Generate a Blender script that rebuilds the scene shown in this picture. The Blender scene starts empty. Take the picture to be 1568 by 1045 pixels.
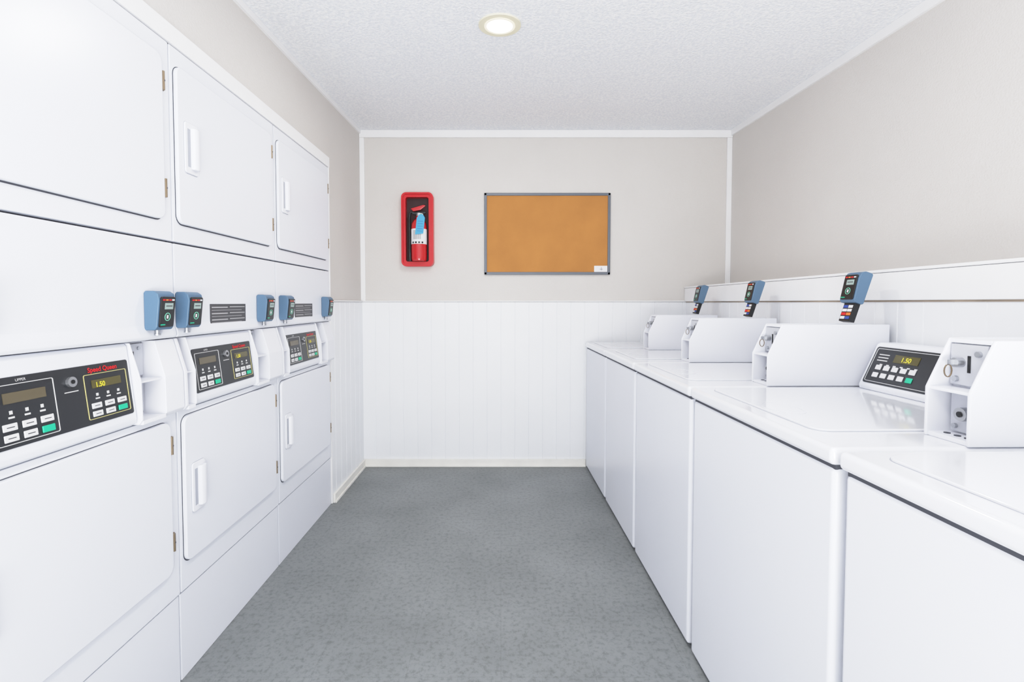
import bpy, bmesh, math
from mathutils import Matrix, Vector
R=math.radians
sc=bpy.context.scene
try:
    vs=sc.view_settings
    vs.view_transform='Standard'
    vs.look='None'
    vs.exposure=0.0
    vs.use_curve_mapping=True
    cm=vs.curve_mapping
    cm.white_level=(2.0,2.0,2.0)
    cu=cm.curves[3]
    cu.points[0].location=(0,0); cu.points[-1].location=(1,0.97)
    for p in ((0.05,0.100),(0.15,0.30),(0.25,0.495),(0.375,0.685),(0.5,0.80),(0.75,0.91)): cu.points.new(*p)
    cm.update()
except Exception as e: print(e)

def lin(c):
    return tuple(((v/255)/12.92 if v/255<=0.04045 else (((v/255)+0.055)/1.055)**2.4) for v in c)
def mat(name,rgb,rough=0.5,metal=0.0,coat=0.0,emit=None,es=0.0,noise=None,bump=None,spec=0.5):
    m=bpy.data.materials.new(name); m.use_nodes=True
    nt=m.node_tree; b=nt.nodes['Principled BSDF']
    c=lin(rgb)
    b.inputs['Base Color'].default_value=(*c,1)
    b.inputs['Roughness'].default_value=rough
    b.inputs['Metallic'].default_value=metal
    b.inputs['Coat Weight'].default_value=coat
    b.inputs['Coat Roughness'].default_value=0.08
    b.inputs['Specular IOR Level'].default_value=spec
    if emit:
        b.inputs['Emission Color'].default_value=(*lin(emit),1)
        b.inputs['Emission Strength'].default_value=es
    tc=nt.nodes.new('ShaderNodeTexCoord')
    if noise:   # (scale, amount)
        n=nt.nodes.new('ShaderNodeTexNoise'); n.inputs['Scale'].default_value=noise[0]; n.inputs['Detail'].default_value=5
        nt.links.new(tc.outputs['Object'],n.inputs['Vector'])
        r=nt.nodes.new('ShaderNodeValToRGB')
        r.color_ramp.elements[0].position=0.3; r.color_ramp.elements[1].position=0.7
        a=noise[1]
        r.color_ramp.elements[0].color=(*[v*(1-a) for v in c],1)
        r.color_ramp.elements[1].color=(*[min(1,v*(1+a*0.5)) for v in c],1)
        nt.links.new(n.outputs['Fac'],r.inputs['Fac']); nt.links.new(r.outputs['Color'],b.inputs['Base Color'])
    if bump:    # (scale, strength, distance)
        n=nt.nodes.new('ShaderNodeTexNoise'); n.inputs['Scale'].default_value=bump[0]; n.inputs['Detail'].default_value=3
        nt.links.new(tc.outputs['Object'],n.inputs['Vector'])
        bp=nt.nodes.new('ShaderNodeBump'); bp.inputs['Strength'].default_value=bump[1]; bp.inputs['Distance'].default_value=bump[2]
        nt.links.new(n.outputs['Fac'],bp.inputs['Height']); nt.links.new(bp.outputs['Normal'],b.inputs['Normal'])
    return m

M_white=mat('appliance_enamel',(228,231,240),0.30,noise=(1.5,0.02))
M_top=mat('washer_top_enamel',(232,234,241),0.10,coat=0.4,noise=(1.5,0.02))
M_coin=mat('coin_case_white',(232,234,242),0.35)
M_dark=mat('seam_dark',(70,72,80),0.7)
M_soft=mat('seam_soft_grey',(165,168,178),0.6)
M_seam=mat('cabinet_shell',(85,87,94),0.6)
M_wall=mat('wall_paint_greige',(210,206,202),0.75,noise=(2.0,0.03),bump=(140,0.35,0.004))
M_trim=mat('trim_white_paint',(240,240,241),0.45,noise=(6,0.03))
M_wains=mat('wainscot_white_paint',(240,242,246),0.45,noise=(3,0.025))
M_base=mat('baseboard_paint',(238,236,230),0.5,noise=(9,0.06))
M_black=mat('panel_black',(38,40,44),0.35)
M_blk2=mat('plastic_black',(18,19,22),0.35)
M_line=mat('panel_outline_white',(215,215,215),0.5)
M_yline=mat('panel_outline_gold',(205,195,130),0.5)
M_disp=mat('display_window',(92,84,66),0.2)
M_disp2=mat('display_window_olive',(82,76,40),0.2)
M_seg=mat('led_segments',(215,200,50),0.5,emit=(225,210,40),es=0.35)
M_btn=mat('button_white',(222,222,224),0.5)
M_green=mat('button_green',(20,185,140),0.4)
M_red=mat('print_red',(225,25,30),0.5)
M_metal=mat('steel',(178,180,184),0.35,metal=0.85)
M_plate=mat('coin_plate_grey',(196,198,205),0.4,metal=0.25)
M_hinge=mat('hinge_metal',(135,120,100),0.4,metal=0.6)
M_blue=mat('reader_blue_plastic',(84,112,138),0.4)
M_screen=mat('reader_screen',(150,170,165),0.3)
M_gring=mat('reader_ring',(120,200,170),0.4)
M_orange=mat('sticker_orange',(235,120,50),0.5)
M_sblue=mat('sticker_blue',(45,75,160),0.5)
M_label=mat('placard_dark',(72,72,76),0.5)
M_lpr=mat('placard_print',(170,170,172),0.5)
M_exred=mat('cabinet_red_plastic',(205,22,34),0.3)
M_exred2=mat('extinguisher_red',(195,15,25),0.2,coat=0.5)
M_cavity=mat('cabinet_inside',(45,14,18),0.6)
M_tag=mat('tag_blue',(70,160,210),0.5)
M_paper=mat('paper_white',(235,236,240),0.6)
M_frame=mat('corkboard_frame_grey',(98,104,114),0.4)
M_cream=mat('light_trim_cream',(228,222,196),0.45)
M_lens=mat('light_lens',(255,250,235),0.4,emit=(255,248,228),es=5.0)
M_baffle=mat('light_baffle',(240,234,212),0.4,emit=(255,240,205),es=0.5)

def popcorn():
    m=bpy.data.materials.new('ceiling_popcorn'); m.use_nodes=True; nt=m.node_tree; b=nt.nodes['Principled BSDF']
    tc=nt.nodes.new('ShaderNodeTexCoord')
    n=nt.nodes.new('ShaderNodeTexNoise'); n.inputs['Scale'].default_value=85; n.inputs['Detail'].default_value=4; n.inputs['Roughness'].default_value=0.6
    nt.links.new(tc.outputs['Object'],n.inputs['Vector'])
    r=nt.nodes.new('ShaderNodeValToRGB'); r.color_ramp.elements[0].position=0.42; r.color_ramp.elements[1].position=0.62
    r.color_ramp.elements[0].color=(*lin((232,235,241)),1); r.color_ramp.elements[1].color=(*lin((251,252,254)),1)
    nt.links.new(n.outputs['Fac'],r.inputs['Fac']); nt.links.new(r.outputs['Color'],b.inputs['Base Color'])
    b.inputs['Roughness'].default_value=0.85
    bp=nt.nodes.new('ShaderNodeBump'); bp.inputs['Strength'].default_value=0.6; bp.inputs['Distance'].default_value=0.009
    nt.links.new(n.outputs['Fac'],bp.inputs['Height']); nt.links.new(bp.outputs['Normal'],b.inputs['Normal'])
    return m
M_ceil=popcorn()
M_cork=mat('cork',(184,126,66),0.85,noise=(5,0.10),bump=(300,0.3,0.002))
def floor_mat():
    m=bpy.data.materials.new('floor_vinyl_grey'); m.use_nodes=True; nt=m.node_tree; b=nt.nodes['Principled BSDF']
    tc=nt.nodes.new('ShaderNodeTexCoord')
    n1=nt.nodes.new('ShaderNodeTexNoise'); n1.inputs['Scale'].default_value=2.6; n1.inputs['Detail'].default_value=7
    n2=nt.nodes.new('ShaderNodeTexNoise'); n2.inputs['Scale'].default_value=52; n2.inputs['Detail'].default_value=7; n2.inputs['Roughness'].default_value=0.75
    for n in (n1,n2): nt.links.new(tc.outputs['Object'],n.inputs['Vector'])
    r1=nt.nodes.new('ShaderNodeValToRGB'); r1.color_ramp.elements[0].position=0.3; r1.color_ramp.elements[1].position=0.75
    r1.color_ramp.elements[0].color=(*lin((118,122,123)),1); r1.color_ramp.elements[1].color=(*lin((136,140,141)),1)
    nt.links.new(n1.outputs['Fac'],r1.inputs['Fac'])
    r2=nt.nodes.new('ShaderNodeValToRGB'); r2.color_ramp.elements[0].position=0.36; r2.color_ramp.elements[1].position=0.52
    r2.color_ramp.elements[0].color=(0.56,0.56,0.57,1); r2.color_ramp.elements[1].color=(1.03,1.03,1.03,1)
    nt.links.new(n2.outputs['Fac'],r2.inputs['Fac'])
    mx=nt.nodes.new('ShaderNodeMix'); mx.data_type='RGBA'; mx.blend_type='MULTIPLY'; mx.inputs[0].default_value=0.7
    nt.links.new(r1.outputs['Color'],mx.inputs[6]); nt.links.new(r2.outputs['Color'],mx.inputs[7])
    br=nt.nodes.new('ShaderNodeTexBrick'); br.offset=0.0; br.inputs['Scale'].default_value=1.0
    br.inputs['Brick Width'].default_value=0.305; br.inputs['Row Height'].default_value=0.305
    br.inputs['Mortar Size'].default_value=0.0013; br.inputs['Mortar Smooth'].default_value=0.5
    br.inputs['Color1'].default_value=(1,1,1,1); br.inputs['Color2'].default_value=(0.97,0.97,0.975,1); br.inputs['Mortar'].default_value=(0.78,0.78,0.78,1)
    nt.links.new(tc.outputs['Object'],br.inputs['Vector'])
    mx2=nt.nodes.new('ShaderNodeMix'); mx2.data_type='RGBA'; mx2.blend_type='MULTIPLY'; mx2.inputs[0].default_value=0.65
    nt.links.new(mx.outputs[2],mx2.inputs[6]); nt.links.new(br.outputs['Color'],mx2.inputs[7])
    nt.links.new(mx2.outputs[2],b.inputs['Base Color'])
    b.inputs['Roughness'].default_value=0.5
    bp=nt.nodes.new('ShaderNodeBump'); bp.inputs['Strength'].default_value=0.06; bp.inputs['Distance'].default_value=0.003
    nt.links.new(n2.outputs['Fac'],bp.inputs['Height']); nt.links.new(bp.outputs['Normal'],b.inputs['Normal'])
    return m
M_floor=floor_mat()

def rrect(u0,u1,v0,v1,r,n=5):
    pts=[]
    for cx,cy,a0 in ((u1-r,v1-r,0),(u0+r,v1-r,90),(u0+r,v0+r,180),(u1-r,v0+r,270)):
        for i in range(n+1):
            a=R(a0+90*i/n); pts.append((cx+r*math.cos(a),cy+r*math.sin(a)))
    return pts
def m3(axis,p,a):
    if axis=='x': return (a,p[0],p[1])
    if axis=='y': return (p[0],a,p[1])
    return (p[0],p[1],a)

class B:
    def __init__(s): s.bm=bmesh.new(); s.mats=[]
    def add(s,t,mt,M=None):
        if mt not in s.mats: s.mats.append(mt)
        i=s.mats.index(mt)
        bmesh.ops.recalc_face_normals(t,faces=t.faces[:])
        for f in t.faces: f.material_index=i
        if M is not None: bmesh.ops.transform(t,matrix=M,verts=t.verts[:])
        me=bpy.data.meshes.new('tmp'); t.to_mesh(me); t.free(); s.bm.from_mesh(me); bpy.data.meshes.remove(me)
    def box(s,x0,x1,y0,y1,z0,z1,mt,bev=0,seg=2,M=None):
        t=bmesh.new(); bmesh.ops.create_cube(t,size=1)
        for v in t.verts:
            v.co=Vector((x0 if v.co.x<0 else x1,y0 if v.co.y<0 else y1,z0 if v.co.z<0 else z1))
        if bev>0: bmesh.ops.bevel(t,geom=t.edges[:],offset=bev,segments=seg,profile=0.5,affect='EDGES',clamp_overlap=True)
        s.add(t,mt,M)
    def prism(s,pts,axis,a,b,mt,bev=0,seg=2,M=None,only_b=False):
        t=bmesh.new()
        va=[t.verts.new(m3(axis,p,a)) for p in pts]; vb=[t.verts.new(m3(axis,p,b)) for p in pts]
        n=len(pts); fa=t.faces.new(va); fb=t.faces.new(vb[::-1])
        for i in range(n): t.faces.new((va[i],va[(i+1)%n],vb[(i+1)%n],vb[i]))
        bmesh.ops.recalc_face_normals(t,faces=t.faces[:])
        if bev>0:
            es=list(fb.edges) if only_b else t.edges[:]
            bmesh.ops.bevel(t,geom=es,offset=bev,segments=seg,profile=0.5,affect='EDGES',clamp_overlap=True)
        s.add(t,mt,M)
    def ring(s,o,i_,axis,a,b,mt,M=None):
        t=bmesh.new(); n=len(o)
        A=[t.verts.new(m3(axis,p,a)) for p in o]; Bv=[t.verts.new(m3(axis,p,b)) for p in o]
        C=[t.verts.new(m3(axis,p,a)) for p in i_]; D=[t.verts.new(m3(axis,p,b)) for p in i_]
        for k in range(n):
            j=(k+1)%n
            for q in ((A[k],A[j],Bv[j],Bv[k]),(C[k],C[j],D[j],D[k]),(A[k],A[j],C[j],C[k]),(Bv[k],Bv[j],D[j],D[k])): t.faces.new(q)
        s.add(t,mt,M)
    def cyl(s,c,axis,r,h,mt,seg=24,r2=None,M=None,bev=0):
        t=bmesh.new(); bmesh.ops.create_cone(t,cap_ends=True,segments=seg,radius1=r,radius2=r if r2 is None else r2,depth=h)
        rot={'x':Matrix.Rotation(R(90),4,'Y'),'y':Matrix.Rotation(R(-90),4,'X'),'z':Matrix.Identity(4)}[axis]
        bmesh.ops.transform(t,matrix=Matrix.Translation(c)@rot,verts=t.verts[:])
        s.add(t,mt,M)
    def lathe(s,prof,c,mt,seg=32,M=None):
        t=bmesh.new(); rows=[]
        for r,z in prof:
            rows.append([t.verts.new((c[0]+r*math.cos(2*math.pi*k/seg),c[1]+r*math.sin(2*math.pi*k/seg),c[2]+z)) for k in range(seg)])
        for a,b in zip(rows,rows[1:]):
            for k in range(seg): t.faces.new((a[k],a[(k+1)%seg],b[(k+1)%seg],b[k]))
        t.faces.new(rows[0]); t.faces.new(rows[-1]); s.add(t,mt,M)
    def tube(s,pts,r,mt,seg=10,M=None):
        pts=[Vector(p) for p in pts]
        sm=[]
        for i in range(len(pts)-1):
            p0=pts[max(i-1,0)];p1=pts[i];p2=pts[i+1];p3=pts[min(i+2,len(pts)-1)]
            for k in range(6):
                u=k/6; sm.append(0.5*((2*p1)+(p2-p0)*u+(2*p0-5*p1+4*p2-p3)*u*u+(3*p1-p0-3*p2+p3)*u**3))
        sm.append(pts[-1]); t=bmesh.new(); rows=[]
        for i,p in enumerate(sm):
            d=(sm[min(i+1,len(sm)-1)]-sm[max(i-1,0)]).normalized()
            up=Vector((0,1,0)) if abs(d.y)<0.9 else Vector((1,0,0))
            a=d.cross(up).normalized(); b=d.cross(a)
            rows.append([t.verts.new(p+a*r*math.cos(2*math.pi*k/seg)+b*r*math.sin(2*math.pi*k/seg)) for k in range(seg)])
        for a,b in zip(rows,rows[1:]):
            for k in range(seg): t.faces.new((a[k],a[(k+1)%seg],b[(k+1)%seg],b[k]))
        t.faces.new(rows[0]); t.faces.new(rows[-1]); s.add(t,mt,M)
    def done(s,name,parent=None,mw=None,smooth=True):
        me=bpy.data.meshes.new(name); s.bm.to_mesh(me); s.bm.free()
        for m in s.mats: me.materials.append(m)
        if smooth:
            try: me.shade_smooth(); me.set_sharp_from_angle(angle=R(32))
            except Exception as e: print(e)
        o=bpy.data.objects.new(name,me); sc.collection.objects.link(o)
        if smooth:
            wn=o.modifiers.new('weighted_normals','WEIGHTED_NORMAL'); wn.keep_sharp=True; wn.weight=80
        if parent: o.parent=parent
        if mw is not None: o.matrix_local=mw
        return o
def empty(name,M):
    e=bpy.data.objects.new(name,None); e.empty_display_size=0.1; sc.collection.objects.link(e); e.matrix_world=M; return e
def text(name,s,size,mt,parent,M,align='LEFT',bold=0.0):
    c=bpy.data.curves.new(name,'FONT'); c.body=s; c.size=size; c.align_x=align; c.offset=bold; c.materials.append(mt)
    o=bpy.data.objects.new(name,c); sc.collection.objects.link(o); o.parent=parent; o.matrix_local=M; return o

# ---------------------------------------------------------------- room
YB=3.56; YF=-1.3; XL=-1.017; XR=1.663; XK=1.345
CS=0.04
def cz(y): return 2.442-CS*(YB-y)
b=B(); b.box(-1.82,1.78,YF,YB+0.12,-0.08,0,M_floor); b.done('floor',smooth=False)
b=B(); b.prism([(YF,cz(YF)),(YB+0.12,cz(YB+0.12)),(YB+0.12,cz(YB)+0.12),(YF,cz(YF)+0.12)],'x',-1.82,1.78,M_ceil); b.done('ceiling',smooth=False)
b=B(); b.box(-1.82,1.78,YB,YB+0.12,0,cz(YB),M_wall); b.done('wall_back',smooth=False)
DY0=0.142; DY1=2.885; DZ=2.045
b=B(); b.prism([(YF,0),(DY0-0.006,0),(DY0-0.006,DZ),(DY1,DZ),(DY1,0),(YB,0),(YB,cz(YB)),(YF,cz(YF))],'x',-1.76,XL,M_wall)
b.box(-1.82,-1.76,YF,YB,0,cz(YF)-0.01,M_wall); b.done('wall_left',smooth=False)
b=B(); b.prism([(YF,0),(YB,0),(YB,cz(YB)),(YF,cz(YF))],'x',XR,XR+0.117,M_wall); b.done('wall_right',smooth=False)

def bead(bd,a0,a1,z0,z1,base,out,axis,step=0.1016,gw=0.003,gd=0.0028,ph=0.0):
    k=math.ceil((a0-ph)/step); pts=[]
    while ph+k*step<a1-0.01:
        g=ph+k*step
        if g>a0+0.01: pts+= [(g-gw,out),(g,out-gd if out>0 else out+gd),(g+gw,out)]
        k+=1
    pts=[(a0,0),(a0,out)]+pts+[(a1,out),(a1,0)]
    if axis=='y': P=[(p[0],base+p[1]) for p in pts]
    else: P=[(base+p[1],p[0]) for p in pts]
    bd.prism(P,'z',z0,z1,M_wains)
b=B(); bead(b,XL+0.012,XK,0.0,1.205,YB,-0.012,'y'); b.box(XL+0.0,XK,YB-0.018,YB,1.207,1.216,M_trim,0.003); b.done('trim_wainscot_back',smooth=False)
b=B(); bead(b,DY1+0.002,YB-0.012,0.0,1.205,XL,0.012,'x'); b.box(XL,XL+0.018,DY1+0.002,YB,1.207,1.216,M_trim,0.003); b.done('trim_wainscot_left',smooth=False)
b=B(); b.box(XL+0.012,0.62,YB-0.026,YB-0.012,0,0.055,M_base,0.003); b.box(XL+0.012,0.62,YB-0.036,YB-0.026,0,0.016,M_base,0.004); b.done('baseboard_back')
b=B(); b.box(XL+0.012,XL+0.026,DY1+0.002,YB-0.03,0,0.055,M_base,0.003); b.box(XL+0.026,XL+0.034,DY1+0.002,YB-0.03,0,0.016,M_base,0.003); b.done('baseboard_left')
b=B(); b.box(XL,XR,YB-0.015,YB,cz(YB)-0.055,cz(YB)-0.001,M_trim,0.003); b.done('trim_crown_back')
def sl(y,d): return cz(y)-d
b=B(); b.prism([(YF,sl(YF,0.028)),(YB-0.015,sl(YB,0.028)),(YB-0.015,sl(YB,0.001)),(YF,sl(YF,0.001))],'x',XL,XL+0.012,M_trim); b.done('trim_crown_left')
b=B(); b.prism([(YF,sl(YF,0.042)),(YB-0.015,sl(YB,0.042)),(YB-0.015,sl(YB,0.001)),(YF,sl(YF,0.001))],'x',XR-0.014,XR,M_trim); b.done('trim_crown_right')
b=B(); b.box(XL,XL+0.034,YB-0.012,YB,1.216,cz(YB)-0.055,M_trim,0.003); b.done('trim_corner_left')
b=B(); b.box(XR-0.036,XR,YB-0.012,YB,1.33,cz(YB)-0.055,M_trim,0.003); b.done('trim_corner_right')
b=B(); b.box(XL,XL+0.014,DY0-0.02,DY1+0.004,1.99,DZ+0.004,M_trim,0.003); b.box(XL-0.02,XL+0.012,DY1-0.008,DY1+0.003,0,1.992,M_trim,0.002); b.done('trim_dryer_surround')

# plumbing bulkhead behind washers
b=B(); bead(b,YF,YB-0.001,0.0,1.204,XK+0.02,-0.02,'x',ph=0.03)
b.box(XK+0.02,XR,YF,YB-0.001,0.0,1.204,M_wains)
b.box(XK-0.010,XK+0.02,YF,YB-0.002,1.209,1.305,M_trim,0.003)
b.box(XK+0.02,XR,YF,YB-0.001,1.20,1.305,M_trim)
b.box(XK-0.003,XK+0.02,YF,YB-0.002,1.203,1.210,mat('joint_grime',(165,150,132),0.8,noise=(5,0.5)))
b.box(XK-0.013,XR,YF,YB-0.001,1.306,1.316,M_trim,0.003)
b.done('wall_plumbing_bulkhead',smooth=False)

# ---------------------------------------------------------------- control panels
def module(b,M,u0,u1,v0,v1,line,seg=False):
    n=0.0032
    b.ring(rrect(u0,u1,v0,v1,0.004,3),rrect(u0+0.0014,u1-0.0014,v0+0.0014,v1-0.0014,0.003,3),'z',0.002,n,line,M=M)
    w=u1-u0; h=v1-v0
    b.box(u0+w*0.16,u0+w*0.84,v0+h*0.68,v0+h*0.86,0.002,0.0036,M_disp2 if seg else M_disp,M=M)
    for i in range(3):
        cu=u0+w*(0.25+0.25*i)
        b.box(cu-0.003,cu+0.003,v0+h*0.50,v0+h*0.56,0.002,n,M_line,M=M)
        b.box(cu-0.006,cu+0.006,v0+h*0.43,v0+h*0.46,0.002,n,M_line,M=M)
    for r in range(2):
        for i in range(3):
            cu=u0+w*(0.2+0.3*i); cv=v0+h*(0.29-0.18*r)
            g=(r==1 and i==2)
            b.box(cu-w*0.11,cu+w*0.11,cv-h*0.06,cv+h*0.06,0.002,0.005,M_green if g else M_btn,0.001,1,M=M)
            if not g: b.box(cu-w*0.06,cu+w*0.06,cv-h*0.008,cv+h*0.008,0.005,0.0053,M_label,M=M)

# ---------------------------------------------------------------- card readers
def card_reader(M,stem=0.0):
    e=empty('card_reader',M)
    b=B()
    w=0.036
    prof=[(0.0,0.004),(0.004,0.0),(0.030,0.0),(0.036,0.008),(0.044,0.085),(0.040,0.104),(0.028,0.112),(0.004,0.112),(0.0,0.106)]
    b.prism(prof,'y',-w,w,M_blue,0.004,3)
    e1=Vector((0.008,0,0.077)).normalized()
    F=Matrix.Translation((0.0362,0,0.008))@Matrix(((0,e1.x,e1.z,0),(1,0,0,0),(0,e1.z,-e1.x,0),(0,0,0,1)))
    b.prism(rrect(-0.030,0.030,0.0,0.088,0.006,4),'z',-0.002,0.003,M_blk2,0.001,1,M=F)
    b.box(-0.014,0.020,0.052,0.070,0.003,0.004,M_screen,M=F)
    b.box(-0.010,0.016,0.060,0.063,0.004,0.0043,M_label,M=F)
    b.ring([(0.012*math.cos(a*math.pi/10),0.030+0.012*math.sin(a*math.pi/10)) for a in range(20)],[(0.010*math.cos(a*math.pi/10),0.030+0.010*math.sin(a*math.pi/10)) for a in range(20)],'z',0.003,0.004,M_gring,M=F)
    b.box(-0.003,0.003,0.025,0.035,0.003,0.004,M_paper,M=F)
    for i,mm in enumerate((M_red,M_orange,M_red,M_paper)):
        b.box(-0.024+i*0.013,-0.015+i*0.013,0.077,0.081,0.003,0.004,mm,M=F)
    b.box(-0.026,-0.008,0.006,0.009,0.003,0.004,M_green,M=F)
    b.done('reader_body',e)
    b=B()
    if stem>0:
        b.box(0.002,0.022,-0.026,0.026,-stem,0.004,M_blk2,0.002)
        cols=[[M_paper,M_sblue],[M_red,M_orange],[M_paper,M_paper],[M_sblue,M_paper]]
        n=4; hh=(stem-0.012)/n
        for r in range(n):
            for c in range(2):
                b.box(0.022,0.0228,-0.022+c*0.023,-0.002+c*0.023,-stem+0.008+r*hh,-stem+0.004+(r+1)*hh,cols[r][c])
    else:
        b.cyl((0.012,0.0,-0.006),'z',0.006,0.014,M_metal,12); b.cyl((0.012,0.0,-0.014),'z',0.009,0.004,M_metal,12)
    b.done('reader_mount',e)
    return e

# ---------------------------------------------------------------- dryers
def dryer(y0,w,placard=None,s=0.0):
    e=empty('stacked_dryer',Matrix.Translation((XL+0.004,y0,0)))
    b=B(); b.prism([(-0.69,0.0),(-0.016,0.0),(-0.016,0.863),(-0.052,0.863),(-0.052,1.091),(-0.016,1.091),(-0.016,1.988),(-0.69,1.988)],'y',0.002,w-0.002,M_seam)
    b.done('cabinet',e)
    b=B()
    g=0.002
    b.box(-0.018,0.006,g,w-g,1.389,1.987,M_white,0.003)
    b.box(-0.018,0.006,g,w-g,0.285,0.862,M_white,0.003)
    b.box(-0.018,0.001,g,w-g,0.0,0.279,M_white,0.003)
    b.prism([(-0.018,1.383),(0.006,1.383),(0.006,1.135),(0.012,1.115),(0.014,1.102),(0.010,1.094),(-0.018,1.092)],'y',g,w-g,M_white,0.0025,2)
    b.done('face_panels',e)
    for nm,z0,z1 in (('upper_door',1.447,1.932),('lower_door',0.374,0.842)):
        b=B(); d0,d1=0.016,w-0.044
        b.prism(rrect(d0-0.0025,d1+0.0025,z0-0.004,z1+0.002,0.030,6),'x',0.004,0.0070,M_dark)
        b.prism(rrect(d0,d1,z0,z1,0.028,6),'x',0.006,0.018,M_white,0.004,3,only_b=True)
        hz=z0+0.245 if nm=='upper_door' else z0+0.228
        b.prism(rrect(d0+0.0265,d0+0.0975,hz-0.0815,hz+0.0815,0.012,4),'x',0.0175,0.0186,M_soft)
        b.prism(rrect(d0+0.028,d0+0.096,hz-0.080,hz+0.080,0.010,4),'x',0.017,0.023,M_coin,0.0025,2,only_b=True)
        b.prism([(0.022,d0+0.054),(0.034,d0+0.058),(0.037,d0+0.072),(0.034,d0+0.086),(0.022,d0+0.090)],'z',hz-0.066,hz+0.066,M_coin,0.004,2)
        b.box(0.0225,0.0235,d0+0.038,d0+0.053,hz-0.060,hz+0.060,M_soft,0.0004,1)
        for hh in (z0+0.095,z1-0.075):
            b.cyl((0.016,d1+0.004,hh),'z',0.0045,0.055,M_hinge,10)
            b.box(0.006,0.009,d1+0.004,d1+0.018,hh-0.026,hh+0.026,M_hinge,0.001,1)
            b.cyl((0.0205,d1+0.004,hh),'z',0.0015,0.004,M_dark,6)
        b.done(nm,e)
    b=B()
    b.box(-0.050,-0.038,g,w-g,0.863,1.091,M_coin)
    pa,pb=0.110-s,0.498-s
    prof=[(-0.038,1.090),(-0.006,1.090),(0.000,1.082),(0.024,0.886),(0.022,0.872),(0.006,0.864),(-0.038,0.864)]
    b.prism(prof,'y',pa,pb,M_white,0.003,2)
    ck=[(-0.038,1.090),(0.002,1.090),(0.032,0.985),(0.034,0.878),(0.026,0.866),(-0.038,0.864)]
    for (c0,c1,f0,f1) in ((0.016,pa-0.012,0.002,0.016),(pb+0.010,pb+0.102,pb+0.102,w-g)):
        b.prism(ck,'y',f0,f1,M_coin,0.003,2)
        if c0<0.1: b.prism(ck,'y',c1,c1+0.006,M_coin,0.002,2)
        else: b.prism(ck,'y',c0-0.006,c0,M_coin,0.002,2)
        b.box(-0.038,0.033,c0,c1,0.864,0.876,M_coin,0.002)
        b.box(-0.038,0.024,c0,c1,0.978,0.983,M_coin,0.001)
        cm=(c0+c1)/2; q=(c1-c0)/0.092
        b.box(-0.038,-0.028,c0+0.004,c1-0.004,0.990,1.084,M_plate,0.002)
        b.box(-0.028,-0.0265,cm-0.004,cm+0.004,1.028,1.062,M_blk2)
        b.cyl((-0.026,cm+0.022*q,1.070),'x',0.005,0.004,M_metal,12)
        b.cyl((-0.025,cm-0.020*q,1.006),'x',0.006,0.006,M_metal,14)
        b.box(-0.038,-0.028,c0+0.004,c1-0.004,0.884,0.972,M_plate,0.002)
        b.cyl((-0.020,cm,0.935),'x',0.013,0.016,M_metal,20)
        b.cyl((-0.011,cm,0.935),'x',0.0055,0.003,M_blk2,14)
        b.cyl((-0.024,cm-0.02*q,0.900),'x',0.004,0.008,M_metal,10)
    v=Vector((-0.024,0,0.196)).normalized(); n=Vector((v.z,0,-v.x))
    P0=Vector((0.024,pa+0.010,0.886))+v*0.018
    M=Matrix(((0,v.x,n.x,P0.x),(1,0,0,P0.y),(0,v.z,n.z,P0.z),(0,0,0,1)))
    b.prism(rrect(0,0.368,0,0.145,0.006,4),'z',-0.001,0.002,M_black,M=M)
    module(b,M,0.012,0.148,0.008,0.130,M_line)
    module(b,M,0.226,0.358,0.012,0.122,M_yline,True)
    b.cyl((0.190,0.112,0.005),'z',0.012,0.008,M_metal,24,M=M); b.cyl((0.190,0.112,0.0095),'z',0.005,0.002,M_blk2,12,M=M)
    b.box(0.172,0.208,0.088,0.090,0.002,0.0028,M_line,M=M)
    b.done('control_band',e)
    T=Matrix.Translation
    text('panel_print_red','Speed Queen',0.0165,M_red,e,M@T((0.240,0.1265,0.003)),bold=0.0003)
    text('panel_led','1.50',0.017,M_seg,e,M@T((0.256,0.0885,0.0040)),bold=0.0004)
    text('panel_print_upper','UPPER',0.008,M_line,e,M@T((0.064,0.134,0.003)))
    if placard:
        b=B(); y0,y1=placard
        b.box(0.006,0.008,y0,y1,1.122,1.196,M_label)
        for i in range(3):
            b.box(0.008,0.0085,y0+0.008,y0+(y1-y0)*0.46,1.182-i*0.022,1.186-i*0.022,M_lpr)
            b.box(0.008,0.0085,y0+(y1-y0)*0.52,y1-0.008,1.184-i*0.022,1.187-i*0.022,M_lpr)
            b.box(0.008,0.0085,y0+0.008,y1-0.03,1.173-i*0.022,1.1745-i*0.022,M_lpr)
        b.done('instruction_placard',e,smooth=False)
    return e
for y0,w,p,s in [(0.142,0.681,None,0),(0.825,0.681,None,0.004),(1.508,0.680,(0.182,0.415),0.046),(2.190,0.685,(0.195,0.415),0.030)]:
    dryer(y0,w,p,s)
for y in [0.20,0.752,0.885,1.412,1.545,2.048,2.250,2.775]:
    card_reader(Matrix.Translation((XL+0.0105,y,1.122)))

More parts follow.
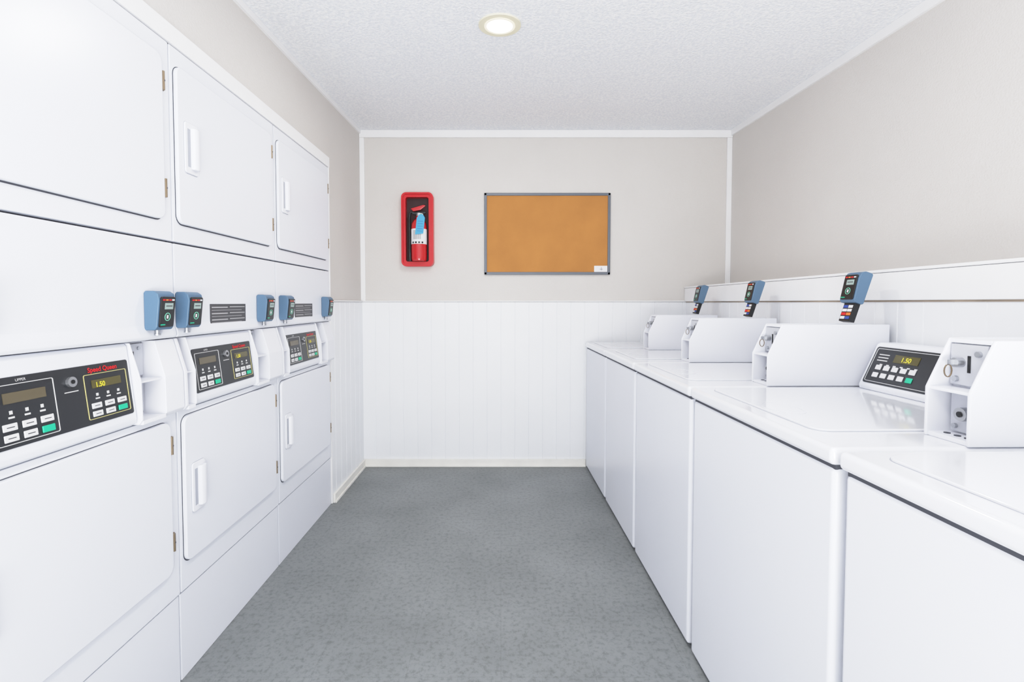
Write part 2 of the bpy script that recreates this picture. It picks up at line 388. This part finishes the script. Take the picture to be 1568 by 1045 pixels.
# ---------------------------------------------------------------- washers
def washer(y0,w):
    th=R(0.84); x0=0.667-0.0147*y0
    MW=Matrix.Translation((x0,y0,0))@Matrix.Rotation(th,4,'Z')
    e=empty('top_load_washer',MW)
    dp=0.675
    b=B()
    b.box(0.004,dp,0.010,w-0.010,0.012,0.874,M_white,0.012,4)
    b.box(0.008,dp,0.014,w-0.014,0.870,0.884,M_dark)
    for yy in (0.05,w-0.05):
        b.cyl((0.05,yy,0.008),'z',0.02,0.016,M_blk2,16); b.cyl((dp-0.05,yy,0.008),'z',0.02,0.016,M_blk2,16)
    b.done('cabinet',e)
    b=B()
    b.box(-0.006,dp,0.004,w-0.004,0.880,0.916,M_top,0.011,4)
    b.done('top_panel',e)
    b=B()
    b.prism(rrect(0.0435,0.5215,0.1235,w-0.0435,0.036,6),'z',0.914,0.9166,M_soft)
    b.prism(rrect(0.045,0.520,0.125,w-0.045,0.035,6),'z',0.914,0.9210,M_top,0.003,3,only_b=True)
    b.ring([(0.100+0.045*math.cos(a*math.pi/12),w*0.5+0.075*math.sin(a*math.pi/12)) for a in range(24)],[(0.100+0.039*math.cos(a*math.pi/12),w*0.5+0.068*math.sin(a*math.pi/12)) for a in range(24)],'z',0.920,0.9218,M_top)
    b.done('lid',e)
    b=B()
    zf,zt=0.916,1.126; xa=0.262; xm=0.310
    cheek=[(xa,zf),(xa,zf+0.105),(xm,zt),(dp+0.004,zt),(dp+0.004,zf)]
    b.prism(cheek,'y',0.002,0.010,M_coin,0.003,2)
    b.prism(cheek,'y',0.096,0.104,M_coin,0.003,2)
    core=[(xa+0.055,zf),(xa+0.055,zt-0.003),(dp,zt-0.003),(dp,zf)]
    b.prism(core,'y',0.009,0.098,M_coin)
    b.box(xa+0.004,xa+0.06,0.009,0.098,zf,zf+0.010,M_coin,0.002)
    b.box(xa+0.004,xa+0.06,0.009,0.098,zf+0.100,zf+0.107,M_coin,0.002)
    b.box(xm-0.002,xm+0.02,0.009,0.098,zt-0.010,zt-0.001,M_coin,0.002)
    b.box(xa+0.044,xa+0.055,0.014,0.093,zf+0.112,zt-0.012,M_plate,0.002)
    b.box(xa+0.0425,xa+0.044,0.048,0.054,zf+0.140,zf+0.175,M_blk2)
    b.cyl((xa+0.041,0.030,zf+0.180),'x',0.006,0.006,M_metal,14)
    b.cyl((xa+0.041,0.078,zf+0.125),'x',0.006,0.006,M_metal,14)
    b.cyl((xa+0.036,0.068,zf+0.160),'x',0.010,0.016,M_metal,18)
    b.box(xa+0.012,xa+0.030,0.0670,0.0690,zf+0.155,zf+0.166,M_metal,0.0005,1)
    b.ring([(xa+0.016+0.009*math.cos(a*math.pi/8),zf+0.143+0.014*math.sin(a*math.pi/8)) for a in range(16)],[(xa+0.016+0.007*math.cos(a*math.pi/8),zf+0.143+0.012*math.sin(a*math.pi/8)) for a in range(16)],'y',0.067,0.069,M_hinge)
    b.box(xa+0.044,xa+0.055,0.018,0.089,zf+0.014,zf+0.096,M_plate,0.002)
    b.cyl((xa+0.036,0.05,zf+0.055),'x',0.014,0.020,M_metal,20)
    b.cyl((xa+0.0255,0.05,zf+0.055),'x',0.006,0.003,M_blk2,14)
    for q in (0.028,0.076): b.cyl((xa+0.041,q,zf+0.026),'x',0.005,0.006,M_metal,12)
    for q in (0.03,0.052,0.075): b.cyl((xa+0.025,q,zf+0.0105),'z',0.006,0.002,M_dark,12)
    b.done('coin_case',e)
    b=B()
    cx0,cx1=0.555,0.612
    b.prism([(cx0,zf),(cx0-0.002,zf+0.014),(cx1,1.062),(cx1+0.01,1.068),(dp,1.068),(dp,zf)],'y',0.106,w-0.020,M_coin,0.004,3)
    A=Vector((cx0-0.002,0,zf+0.014)); Bp=Vector((cx1,0,1.062)); v=(Bp-A).normalized(); n=Vector((-v.z,0,v.x)); u=Vector((0,-1,0))
    P0=A+v*0.010+Vector((0,w-0.032,0))
    M=Matrix(((u.x,v.x,n.x,P0.x),(u.y,v.y,n.y,P0.y),(u.z,v.z,n.z,P0.z),(0,0,0,1)))
    H=(Bp-A).length-0.018; W=w-0.032-0.116
    b.prism(rrect(0,W,0,H,0.008,4),'z',-0.001,0.002,M_black,M=M)
    b.ring(rrect(0.006,W-0.006,0.006,H-0.006,0.006,4),rrect(0.0075,W-0.0075,0.0075,H-0.0075,0.005,4),'z',0.002,0.003,M_line,M=M)
    b.box(0.085,0.175,H-0.048,H-0.022,0.002,0.0036,M_disp2,M=M)
    for r in range(2):
        for i in range(5):
            b.box(0.030+0.032*i,0.052+0.032*i,0.022+0.026*r,0.038+0.026*r,0.002,0.005,M_green if (r==0 and i==4) else M_btn,0.001,1,M=M)
    for i in range(6):
        b.box(0.040+0.026*i,0.050+0.026*i,H-0.062,H-0.058,0.002,0.003,M_line,M=M)
    for i in range(3): b.box(0.022,0.062,H-0.028-0.01*i,H-0.025-0.01*i,0.002,0.003,M_line,M=M)
    b.done('console',e)
    text('console_led','1.50',0.021,M_seg,e,M@Matrix.Translation((0.112,H-0.043,0.0040)),bold=0.0004)
    loc=MW@Vector((0.575,0.053,zt))
    MR=Matrix.Translation(loc)@Matrix.Rotation(math.pi+th,4,'Z')@Matrix.Rotation(R(-18),4,'Y')@Matrix.Translation((0,0,0.070))
    card_reader(MR,stem=0.066)
for y0,w in ((0.262,0.672),(0.940,0.698),(1.645,0.655),(2.308,0.604),(2.920,0.612)):
    washer(y0,w)

# ---------------------------------------------------------------- extinguisher cabinet
cx=-0.597; cw=0.114; z0,z1=1.461,1.987
b=B()
o=rrect(cx-cw,cx+cw,z0,z1,0.035,8); i1=rrect(cx-cw+0.012,cx+cw-0.012,z0+0.012,z1-0.012,0.028,8); i2=rrect(cx-cw+0.032,cx+cw-0.032,z0+0.034,z1-0.034,0.014,8)
yo=YB-0.0005
b.ring(o,i1,'y',yo-0.055,yo,M_exred)
b.ring(rrect(cx-cw+0.004,cx+cw-0.004,z0+0.004,z1-0.004,0.032,8),i1,'y',yo-0.060,yo-0.05,M_exred)
b.ring(i1,i2,'y',yo-0.048,yo-0.038,M_exred)
b.ring(rrect(cx-cw+0.028,cx+cw-0.028,z0+0.030,z1-0.030,0.016,8),i2,'y',yo-0.053,yo-0.006,M_exred)
b.prism(rrect(cx-cw+0.02,cx+cw-0.02,z0+0.02,z1-0.02,0.02,8),'y',yo-0.006,yo,M_cavity)
b.done('wall_mounted_extinguisher_cabinet')
S=1.13
ec=(cx+0.014,yo-0.062,1.497)
e=empty('fire_extinguisher',Matrix.Translation(ec)@Matrix.Diagonal((S,S,1.0,1)))
b=B()
b.lathe([(0.040,0),(0.046,0.006),(0.048,0.02),(0.048,0.24),(0.045,0.265),(0.034,0.288),(0.020,0.300),(0.018,0.318)],(0,0,0),M_exred2,40)
b.lathe([(0.0486,0.118),(0.0486,0.225)],(0,0,0),M_paper,40)
for i in range(4):
    a=R(-128+i*24); b.box(-0.006,0.006,-0.0495,-0.0485,0.122,0.134,M_blk2,M=Matrix.Rotation(a+R(90),4,'Z'))
for i in range(5):
    a=R(-30+i*12); b.box(-0.004,0.004,-0.0492,-0.0485,0.150,0.215,M_lpr,M=Matrix.Rotation(a,4,'Z'))
b.done('cylinder',e)
b=B()
b.cyl((0,0,0.325),'z',0.017,0.030,M_metal,20)
b.prism([(-0.045,0.345),(0.040,0.352),(0.046,0.338),(0.0,0.330),(-0.040,0.330)],'y',-0.012,0.012,M_blk2,0.003,2)
b.prism([(-0.050,0.372),(0.030,0.398),(0.044,0.392),(0.010,0.362),(-0.035,0.352)],'y',-0.010,0.010,M_exred2,0.003,2)
b.cyl((0.018,-0.020,0.322),'y',0.013,0.012,M_paper,18); b.cyl((0.018,-0.0265,0.322),'y',0.009,0.001,M_green,18)
b.tube([(-0.018,-0.004,0.334),(-0.046,-0.006,0.345),(-0.058,-0.006,0.315),(-0.058,-0.006,0.22),(-0.056,-0.006,0.10),(-0.056,-0.006,0.03)],0.0075,M_blk2)
b.cyl((-0.056,-0.006,0.03),'z',0.008,0.06,M_blk2,14,r2=0.011)
b.done('valve_and_hose',e)
b=B()
b.prism([(-0.028,0.180),(0.022,0.190),(0.025,0.300),(0.012,0.322),(-0.010,0.322),(-0.025,0.296)],'y',-0.0545,-0.0535,M_tag,M=Matrix.Rotation(R(4),4,'Y'))
for i in range(5): b.box(-0.018,0.016,-0.0552,-0.0545,0.205+i*0.017,0.207+i*0.017,M_sblue,M=Matrix.Rotation(R(4),4,'Y'))
b.done('inspection_tag',e)

# ---------------------------------------------------------------- cork board
x0,x1,z0,z1=-0.120,0.790,1.404,1.991
e=empty('cork_bulletin_board',Matrix.Translation(((x0+x1)/2,YB-0.001,(z0+z1)/2)))
hw=(x1-x0)/2; hh=(z1-z0)/2
b=B(); b.box(-hw+0.01,hw-0.01,-0.010,0,-hh+0.01,hh-0.01,M_cork); b.done('cork_sheet',e,smooth=False)
b=B(); fw=0.019
b.box(-hw,hw,-0.018,0,hh-fw,hh,M_frame,0.003); b.box(-hw,hw,-0.018,0,-hh,-hh+fw,M_frame,0.003)
b.box(-hw,-hw+fw,-0.018,0,-hh,hh,M_frame,0.003); b.box(hw-fw,hw,-0.018,0,-hh,hh,M_frame,0.003)
b.done('frame',e)
b=B(); b.box(hw-0.115,hw-0.02,-0.0125,-0.0105,-hh+0.020,-hh+0.064,M_paper)
b.box(hw-0.065,hw-0.062,-0.013,-0.0125,-hh+0.03,-hh+0.055,M_frame); b.box(hw-0.075,hw-0.052,-0.013,-0.0125,-hh+0.038,-hh+0.041,M_frame)
b.done('note_card',e,smooth=False)

# ---------------------------------------------------------------- ceiling lights
def downlight(x,y,power):
    tilt=math.atan(CS)
    M=Matrix.Translation((x,y,cz(y)))@Matrix.Rotation(tilt,4,'X')
    e=empty('recessed_ceiling_light',M)
    b=B()
    c=lambda r,n=40:[(r*math.cos(2*math.pi*k/n),r*math.sin(2*math.pi*k/n)) for k in range(n)]
    b.ring(c(0.090),c(0.064),'z',-0.007,0.0,M_cream)
    b.ring(c(0.066),c(0.056),'z',-0.009,0.0,M_baffle)
    b.prism(c(0.057),'z',-0.006,-0.002,M_lens)
    b.done('light_fitting',e)
    l=bpy.data.lights.new('lamp','AREA'); l.shape='DISK'; l.size=0.11; l.energy=power; l.color=(1,0.965,0.91)
    o=bpy.data.objects.new('lamp',l); sc.collection.objects.link(o); o.parent=e; o.location=(0,0,-0.012)
downlight(-0.005,2.12,11)
downlight(-0.005,0.55,6)  # unseen downlight, added for extra light
downlight(-0.005,-0.75,6)  # unseen too, added behind the camera for extra light
# added fill light behind the camera, aimed up to brighten the ceiling
l=bpy.data.lights.new('ceiling_fill','AREA'); l.shape='RECTANGLE'; l.size=1.6; l.size_y=0.9; l.energy=90; l.color=(0.98,0.985,1.0)
o=bpy.data.objects.new('ceiling_fill',l); sc.collection.objects.link(o); o.location=(0.1,-1.0,0.65); o.rotation_euler=(R(90+54),0,0)

# ---------------------------------------------------------------- world : added fill through the open rear, brighter from below to lift the ceiling
w=bpy.data.worlds.new('World'); sc.world=w; w.use_nodes=True
nt=w.node_tree; bg=nt.nodes['Background']; bg.inputs[1].default_value=1.0
tc=nt.nodes.new('ShaderNodeTexCoord'); sx=nt.nodes.new('ShaderNodeSeparateXYZ'); nt.links.new(tc.outputs['Generated'],sx.inputs[0])
rp=nt.nodes.new('ShaderNodeValToRGB'); mr=nt.nodes.new('ShaderNodeMapRange'); mr.inputs[1].default_value=-1; mr.inputs[2].default_value=1
nt.links.new(sx.outputs['Z'],mr.inputs[0]); nt.links.new(mr.outputs[0],rp.inputs['Fac'])
rp.color_ramp.elements[0].position=0.47; rp.color_ramp.elements[0].color=(3.0,3.0,3.0,1)
rp.color_ramp.elements[1].position=0.53; rp.color_ramp.elements[1].color=(1.0,1.04,1.09,1)
nt.links.new(rp.outputs['Color'],bg.inputs[0])

# ---------------------------------------------------------------- camera
cd=bpy.data.cameras.new('camera'); cam=bpy.data.objects.new('camera',cd); sc.collection.objects.link(cam)
cam.location=(0,0,1.2); cam.rotation_euler=(R(88),0,0)
cd.sensor_width=36; cd.lens=36*748/1568; cd.shift_x=17/1568; cd.shift_y=-32.4/1568; cd.clip_start=0.02
sc.camera=cam
